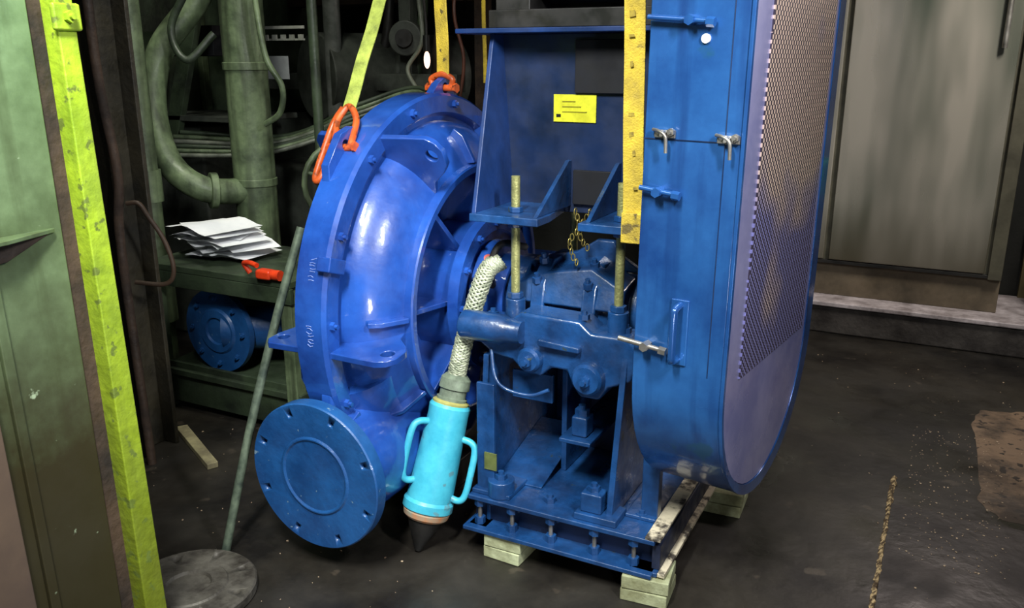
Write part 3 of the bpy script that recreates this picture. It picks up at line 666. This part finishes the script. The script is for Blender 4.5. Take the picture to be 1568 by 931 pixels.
mb = empty("background_machine")
box("housing", -3.2, -2.45, 1.3, 2.6, 0, 1.25, GREY, mb, .02)
box("panel_upper", -3.3, -2.9, .7, 3.0, 1.25, 2.6, PIPED, mb, .02)
box("gearbox", -2.45, -2.0, 1.7, 2.5, 0, 1.0, GREY, mb, .03)
cyl("drive_drum", (-2.2, 2.0, 1.5), (-1.8, 2.9, 1.5), .26, GREY, mb, bevel=.01)
POST = mat("grey_post", (.17, .18, .17), (.06, .07, .06), 8)
cyl("post_a", (-2.03, 1.97, 0), (-2.03, 1.97, 3.4), .05, POST, mb)
box("post_b", -1.72, -1.64, 2.2, 2.28, 0, 3.4, GREY, mb)
box("post_c", -1.38, -1.30, 2.5, 2.58, 0, 3.4, BROWN, mb)
box("cross_beam", -3.2, -1.3, 2.15, 2.25, 1.42, 1.52, GREY, mb)
box("cross_beam_high", -3.2, .6, 2.6, 2.75, 1.95, 2.15, BROWN, mb)
box("shelf_a", -2.9, -2.1, 1.2, 1.7, 1.28, 1.31, GREY, mb)
box("box_dark", -2.75, -2.35, 1.35, 1.6, 1.62, 1.78, HOLE, mb)
prism("brace_a", [(-2.7, 1.2, 1.0), (-2.6, 1.2, 1.0), (-2.15, 1.2, 2.2), (-2.25, 1.2, 2.2)], (0, .04, 0), PIPED, mb)
ALU = mat("alu", (.40, .41, .36), (.18, .19, .16), 8)
CBL = mat("grey_cable", (.20, .22, .17), (.07, .08, .06), 9)
box("tray_rail_top", -2.20, -1.85, 1.50, 1.51, 1.76, 1.775, ALU, mb, 0); box("tray_rail_mid", -2.20, -1.85, 1.50, 1.51, 1.70, 1.71, ALU, mb, 0)
for k in range(6): box("tray_clip_%d" % k, -2.18 + k * .06, -2.15 + k * .06, 1.49, 1.50, 1.70, 1.73, ALU, mb, 0)
for k in range(6): tube("cable_%d" % k, [(-2.5, .95 + k * .05, 1.12 + .02 * k), (-2.0, 1.3 + k * .04, 1.12 + .016 * k), (-1.6, 1.62, 1.26 + .022 * k), (-1.35, 1.8 + k * .02, 1.34 + .02 * k), (-1.30, 1.85 + k * .02, 1.0 + .02 * k)], .012, (CBL, PIPEG, PIPED)[k % 3], mb)
for k in range(4): tube("hose_%d" % k, [(-1.9 + k * .12, 2.4, 2.6), (-1.85 + k * .12, 2.3, 1.9), (-1.95 + k * .14, 2.3, 1.4), (-1.9 + k * .15, 2.4, .9)], .03, (DARK, GREY, PIPED, BROWN)[k], mb)
cyl("round_cap", (-1.62, 2.15, 1.72), (-1.60, 2.08, 1.72), .10, GREY, mb, bevel=.01)
cyl("round_cap_hub", (-1.60, 2.08, 1.72), (-1.59, 2.05, 1.72), .05, DARK, mb)
tube("knot_cable", [(-1.45, 2.0, 1.95), (-1.42, 1.98, 1.7), (-1.50, 1.95, 1.55), (-1.42, 1.93, 1.42), (-1.5, 1.95, 1.36)], .012, CBL, mb)
box("paper_notice", -2.12, -1.96, 1.49, 1.495, 1.50, 1.62, mat("notice_grey", (.40, .42, .42), None, 5), mb, 0)
for k in range(4): box("panel_rib_%d" % k, -2.9, -2.86, .75 + k * .5, .80 + k * .5, 1.25, 2.6, PIPEG, mb)
tube("red_hose", [(-1.30, 2.3, 2.4), (-1.34, 2.2, 1.9), (-1.28, 2.2, 1.6), (-1.33, 2.2, 1.3)], .010, mat("hose_red", (.15, .05, .03), None, 9), mb)
wl = empty("work_lamp")
bm = bmesh.new(); bmesh.ops.create_uvsphere(bm, u_segments=16, v_segments=10, radius=.018, matrix=Matrix.Translation((-1.37, 1.95, 1.60)) @ Matrix.Diagonal((1, 1, 2.6, 1)))
em = bpy.data.materials.new("lamp_glass"); em.use_nodes = True; e_ = em.node_tree.nodes["Principled BSDF"]; e_.inputs["Emission Color"].default_value = (1, .6, .42, 1); e_.inputs["Emission Strength"].default_value = 2.5
finish("bulb", bm, em, wl)
cyl("lamp_socket", (-1.37, 1.95, 1.645), (-1.37, 1.95, 1.73), .02, DARK, wl); tube("lamp_cord", [(-1.37, 1.95, 1.73), (-1.38, 2.0, 2.2), (-1.3, 2.6, 2.7)], .008, DARK, wl)

# ------------------------------------------------------------ lights
def area(name, loc, target, size, power, col, sy=None, spread=180):
    l = bpy.data.lights.new(name, 'AREA'); l.energy = power; l.color = col; l.size = size
    if sy: l.shape = 'RECTANGLE'; l.size_y = sy
    l.spread = R(spread)
    o = bpy.data.objects.new(name, l); sc.collection.objects.link(o); o.location = loc
    o.rotation_euler = (Vector(target) - Vector(loc)).to_track_quat('-Z', 'Y').to_euler()
area("ceiling_lamp_front", (.5, -2.0, 3.2), (-.1, .1, .6), .22, 33, (.98, 1.0, .97), .8, 80)
area("glint_light_right", (1.75, -1.05, 2.35), (-.2, .1, .9), .13, 20, (.98, .99, 1.0), .42, 105)  # added light out of frame, placed to put highlights on the casing bulge
area("glint_light_low", (1.45, -1.50, .62), (-.25, -.1, .85), .10, 2.5, (.98, .99, 1.0), .25, 90)  # second added light, gives the lower bulge its glint
area("ceiling_lamp_left", (-.2, -1.5, 3.0), (-.6, -1.0, 1.6), .3, 12, (.97, 1.0, .9), .8, 110)
area("ceiling_lamp_right", (2.2, 1.7, 3.3), (1.1, 3.1, 1.2), .35, 18, (1.0, .95, .87), .8, 85)
area("guard_fill_rear_right", (1.7, 3.0, 2.45), (.85, .3, 1.3), .9, 16, (1.0, .86, .80), .3, 150)  # added light above the frame, reflected in the guard face to brighten it
area("ceiling_lamp_rear", (-1.3, .2, 3.7), (-1.9, .9, 1), .3, 10.5, (1.0, 1.0, .86), .8, 80)
w = bpy.data.worlds.new("World"); sc.world = w; w.use_nodes = True
w.node_tree.nodes["Background"].inputs[0].default_value = (.60, .62, .60, 1); w.node_tree.nodes["Background"].inputs[1].default_value = .11

# ------------------------------------------------------------ camera
cam = bpy.data.cameras.new("camera"); co = bpy.data.objects.new("camera", cam); sc.collection.objects.link(co)
cam.sensor_width = 36; cam.lens = 1330 / 1600 * 36
co.location = (1.273, -2.202, 1.60); co.rotation_euler = (R(90 - 16), 0, R(27)); cam.clip_start = .02
sc.camera = co
sc.view_settings.view_transform = 'Standard'
sc.view_settings.look = 'None'
